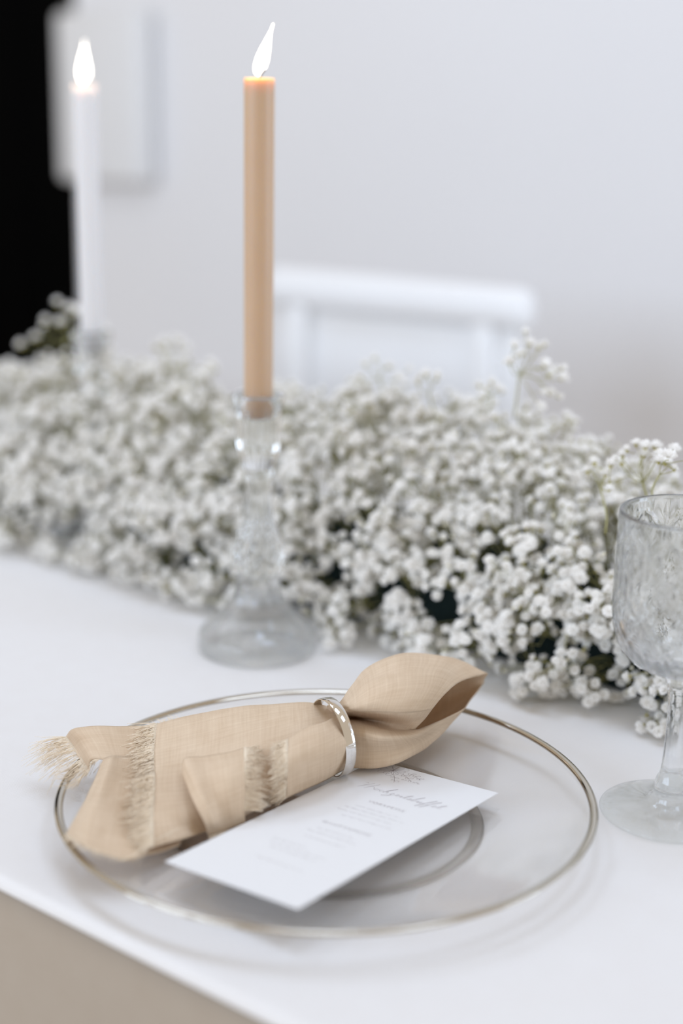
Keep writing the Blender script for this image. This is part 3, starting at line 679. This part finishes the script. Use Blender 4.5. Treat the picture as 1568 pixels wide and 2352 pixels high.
GEO = [blossom_geo(11+k, 20, (1.0, .92, 1.06, .84)[k]) for k in range(4)]
BME = []
for k, (V, F, S) in enumerate(GEO):
    me = bpy.data.meshes.new('blossom'); me.from_pydata([tuple(v) for v in V], [], F); me.materials.append(MAT['petal']); me.materials.append(MAT['calyx'])
    me.polygons.foreach_set('material_index', S); me.update(); BME.append(me)
def rot_to(d):
    d = np.asarray(d)/np.linalg.norm(d); a = np.cross(d, (0.31, 0.77, 0.55)); a /= np.linalg.norm(a); b = np.cross(d, a)
    th = rng.random()*2*PI; a2 = a*math.cos(th)+b*math.sin(th); b2 = np.cross(d, a2); return np.column_stack((a2, b2, d))
TOPZ = [(-1.7, .15), (-1.33, .140), (-1.283, .142), (-1.207, .160), (-1.137, .178), (-1.038, .188), (-.977, .190), (-.919, .178), (-.837, .166), (-.761, .188), (-.689, .185), (-.623, .186), (-.580, .182), (-.538, .160), (-.496, .140), (-.452, .142), (-.1, .135)]
FRN = [(-1.7, .865), (-1.085, .868), (-1.004, .880), (-.882, .852), (-.817, .866), (-.677, .870), (-.613, .872), (-.523, .862), (-.473, .870), (-.421, .872), (-.1, .876)]
def interp(tab, t): return float(np.interp(t, [a for a, b in tab], [b for a, b in tab]))
ga = thing('flower_garland', tn(-0.85, 1.03, TZ+0.001), 'long garland of white gypsophila blossoms laid along the middle of the table', 'garland')
tvv, nvv = np.array(TV), np.array(NV)
def gp(t, n, z): return tvv*t+nvv*n+np.array([0, 0, TZ+z])
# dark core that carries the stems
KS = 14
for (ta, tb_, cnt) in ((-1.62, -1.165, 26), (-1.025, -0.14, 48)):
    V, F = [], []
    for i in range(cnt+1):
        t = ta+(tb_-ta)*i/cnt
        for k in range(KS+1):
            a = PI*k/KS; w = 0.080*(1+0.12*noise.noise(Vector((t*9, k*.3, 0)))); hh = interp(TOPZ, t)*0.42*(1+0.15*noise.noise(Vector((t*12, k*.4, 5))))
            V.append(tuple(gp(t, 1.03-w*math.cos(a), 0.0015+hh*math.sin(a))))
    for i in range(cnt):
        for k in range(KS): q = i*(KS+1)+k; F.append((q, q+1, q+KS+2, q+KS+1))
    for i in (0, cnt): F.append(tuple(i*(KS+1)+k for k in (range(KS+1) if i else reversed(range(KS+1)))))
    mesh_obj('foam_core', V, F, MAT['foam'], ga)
blos = []           # (pos, dir, scale, variant)
SV, SF = [], []     # stems
BUD = []
camo = np.array([0, 0, 1.15938]); fw_ = np.array(fwd); ri_ = np.array(right); up_ = np.array(up)
keep_out = [(np.array(H1), (0.058, 0.032, 0.027)), (np.array(H2), (0.050, 0.026, 0.022)), (np.array(GC), (0.052, 0.052, 0.052))]
def blocked(q):
    for c, (rb, rs, rc) in keep_out:
        d = math.hypot(q[0]-c[0], q[1]-c[1]); z = q[2]-TZ
        lim = rb if z < 0.035 else (rs if z < 0.16 else rc)
        if z < 0.50 and d < lim: return True
    return False
NCL = 1520
for i in range(NCL):
    t = -1.60+1.46*((i+rng.random())/NCL)
    al = math.radians(rng.choice([rng.uniform(-4, 40), rng.uniform(20, 100), rng.uniform(60, 165)], p=[.30, .40, .30]))
    hz = interp(TOPZ, t); nf = interp(FRN, t); an = 1.03-nf
    rho = min(1.0, 0.80+0.22*rng.random()**0.7+0.06*rng.normal()) if rng.random() < .86 else rng.uniform(.62, .8)
    node = np.array([t, 1.03-an*(rho-0.16)*math.cos(al), max(0.012, hz*(rho-0.16)*math.sin(al)+0.012)])
    outd = np.array([0.0, -math.cos(al)/an, math.sin(al)/hz]); outd /= np.linalg.norm(outd)
    outd = outd+np.array([rng.normal()*.30, rng.normal()*.2, rng.normal()*.2+.12]); outd /= np.linalg.norm(outd)
    root = np.array([t+rng.normal()*.02, 1.03-0.05*math.cos(al), max(.01, hz*.35*math.sin(al))])
    A = [gp(*root), gp(*(root*.5+node*.5+np.array([0, 0, .006]))), gp(*node)]
    if not any(blocked(A[0]*(1-f)+A[1]*f) or blocked(A[1]*(1-f)+A[2]*f) for f in (0, .2, .4, .6, .8, 1)): tube_into(SV, SF, [tuple(q) for q in A], [.0009, .0007, .0005], 3)
    nb = int(rng.integers(6, 13)); rad = rng.uniform(.014, .026)
    for k in range(nb):
        d = outd+rng.normal(size=3)*.55; d /= np.linalg.norm(d); ln = rad*rng.uniform(.75, 1.25)
        c = node+d*ln
        if c[2] < .0070: c[2] = .0070+abs(rng.normal())*.002
        q = gp(*c)
        if blocked(q) or blocked(gp(*node)) or blocked((q+gp(*node))/2): continue
        wd = tvv*d[0]+nvv*d[1]+np.array([0, 0, d[2]]); wd = wd+np.array([0, 0, .25]); wd /= np.linalg.norm(wd)
        n0 = gp(*node); mid = (n0+q)/2+rng.normal(size=3)*.0015
        tube_into(SV, SF, [tuple(n0), tuple(mid), tuple(q-wd*.0012)], [.00035, .0003, .0003], 3)
        if rng.random() < .06: BUD.append((q, wd)); continue
        blos.append((q, wd, rng.uniform(.95, 1.32), int(rng.integers(0, 4))))
# which blossoms show largest
scr = []
for i, (q, d, s, v) in enumerate(blos):
    e = q-camo; dep = e@fw_; x = 784+3267*(e@ri_)/dep; y = 1176-3267*(e@up_)/dep; scr.append((x, y, dep, 3267*.0043*s/dep))
scr = np.array(scr); order = np.argsort(scr[:, 2]); chosen = []; taken = []
for i in order:
    x, y, dep, rr_ = scr[i]
    if not (0 < x < 1568 and 700 < y < 1760): continue
    if taken:
        T = np.array(taken); dd = np.hypot(T[:, 0]-x, T[:, 1]-y)
        if (dd < 0.9*rr_).any(): continue
    taken.append((x, y))
    chosen.append(i)
    if len(chosen) >= 240: break
chs = set(int(i) for i in chosen)
def put_blossom(q, d, s, v, parent):
    o = bpy.data.objects.new('blossom', BME[v]); col.objects.link(o)
    R = rot_to(d); M4 = Matrix([[*(R[0]*s), q[0]], [*(R[1]*s), q[1]], [*(R[2]*s), q[2]], [0, 0, 0, 1]])
    o.parent = parent; wl0 = Vector((0, 0, 0)); pp = parent
    while pp is not None: wl0 = wl0+pp.location; pp = pp.parent
    o.matrix_local = Matrix.Translation(-wl0) @ M4
    return o
for i in chs: put_blossom(*blos[i], ga)
AV, AF, AS = [], [], []; base = 0
for i, (q, d, s, v) in enumerate(blos):
    if i in chs: continue
    V, F, S = GEO[v]; W = (V*s) @ rot_to(d).T+q; AV.append(W); AF += [tuple(a+base for a in f) for f in F]; AS += S; base += len(V)
bmz = mesh_obj('blossom_mass', np.concatenate(AV), AF, [MAT['petal'], MAT['calyx']], ga, smooth=False, slots=AS); bmz['kind'] = 'stuff'
stm = mesh_obj('stem_mass', SV, SF, MAT['stem'], ga); stm['kind'] = 'stuff'
V, F = [], []
for (q, d) in BUD:
    q = Vector(q); d = Vector(d); tube_into(V, F, [tuple(q-d*.0012), tuple(q-d*.0004), tuple(q+d*.0010), tuple(q+d*.0020)], [.0005, .0013, .0013, .0003], 6)
bdm = mesh_obj('bud_mass', V, F, MAT['bud'], ga); bdm['kind'] = 'stuff'
# sprigs that stand out of the garland
SPRIGS = [
((0.1405,1.1531,0.9398),(0.1428,1.1513,0.9762),[(0.1372,1.1431,1.0005),(0.1492,1.1465,1.0012),(0.1339,1.1456,0.9859),(0.1455,1.1619,0.9908),(0.1611,1.1373,0.9859),(0.1669,1.1455,0.9769),(0.1741,1.1273,0.9772),(0.1660,1.1336,0.9636),(0.1579,1.1271,0.9540),(0.1588,1.1643,0.9961)]),
((0.2215,1.0027,0.9059),(0.2183,1.0051,0.9215),[(0.2183,1.0051,0.9474),(0.2269,1.0111,0.9462),(0.2176,1.0056,0.9414),(0.2243,0.9879,0.9455),(0.2123,1.0098,0.9488),(0.2046,1.0157,0.9390),(0.2355,0.9919,0.9486),(0.2065,1.0268,0.9306)]),
((0.2207,0.9780,0.9154),(0.2232,0.9761,0.9349),[(0.2263,0.9737,0.9436),(0.2253,0.9619,0.9506),(0.2221,0.9770,0.9435)]),
((0.1925,0.9997,0.8848),(0.1894,1.0147,0.9154),[(0.1922,1.0126,0.9251),(0.1828,1.0323,0.9226),(0.1951,1.0103,0.9329),(0.1867,1.0293,0.9300)]),
((-0.3025,1.5312,0.9069),(-0.3012,1.5302,0.9403),[(-0.3095,1.5366,0.9829),(-0.3249,1.5484,0.9611),(-0.3394,1.5595,0.9413),(-0.3549,1.5588,0.9329),(-0.3060,1.5338,0.9609),(-0.2836,1.5167,0.9750),(-0.2726,1.5208,0.9817),(-0.2599,1.4985,0.9661),(-0.2944,1.5249,0.9776),(-0.2522,1.4925,0.9602)]),
((0.0358,1.2714,0.9391),(0.0317,1.2745,0.9504),[(0.0197,1.2837,0.9614),(0.0414,1.2797,0.9597),(0.0277,1.2902,0.9658),(0.0489,1.2613,0.9529),(0.0153,1.2871,0.9488)]),
((0.0809,1.1989,0.9299),(0.0732,1.2049,0.9494),[(0.0702,1.2072,0.9652),(0.0788,1.2005,0.9627),(0.0639,1.2119,0.9575)]),
((0.1228,1.1919,0.9376),(0.1215,1.1929,0.9524),[(0.1151,1.1979,0.9578),(0.1245,1.1906,0.9629),(0.1289,1.1873,0.9572)]),
((-0.1804,1.4626,0.9247),(-0.1777,1.4606,0.9409),[(-0.1850,1.4662,0.9513),(-0.1701,1.4547,0.9554),(-0.1604,1.4473,0.9499),(-0.1951,1.4739,0.9455)])]
for (base_, node_, heads) in SPRIGS:
    V, F = [], []; b = np.array(base_); nd = np.array(node_)
    tube_into(V, F, [tuple(x) for x in cr([b, (b+nd)/2+rng.normal(size=3)*.002, nd], 4)], .00065, 5)
    sp = None; todo = []
    for hd in heads:
        h = np.array(hd); d = h-nd; mid = nd+d*.55+rng.normal(size=3)*.003
        wd = d/np.linalg.norm(d)*.6+np.array([0, 0, .8]); wd /= np.linalg.norm(wd)
        tube_into(V, F, [tuple(x) for x in cr([nd, mid, h-wd*.001], 4)], .00038, 4); todo.append((h, wd, rng.uniform(1.1, 1.4)*(1.35 if h[1] > 1.45 else 1.0), int(rng.integers(0, 4))))
        if rng.random() < .6:
            h2 = h+rng.normal(size=3)*.008; h2[2] += .002; tube_into(V, F, [tuple(mid), tuple((mid+h2)/2), tuple(h2-wd*.001)], .0003, 4); todo.append((h2, wd, rng.uniform(.8, 1.05), int(rng.integers(0, 4))))
    sp = mesh_obj('sprig', V, F, MAT['stem'], ga)
    for (q, d, s, v) in todo:
        o = put_blossom(q, d, s, v, sp); o.matrix_local = o.matrix_local; 
        o.parent = sp; o.matrix_parent_inverse = Matrix.Identity(4)
        R = rot_to(d); o.matrix_local = Matrix([[*(R[0]*s), q[0]], [*(R[1]*s), q[1]], [*(R[2]*s), q[2]], [0, 0, 0, 1]])
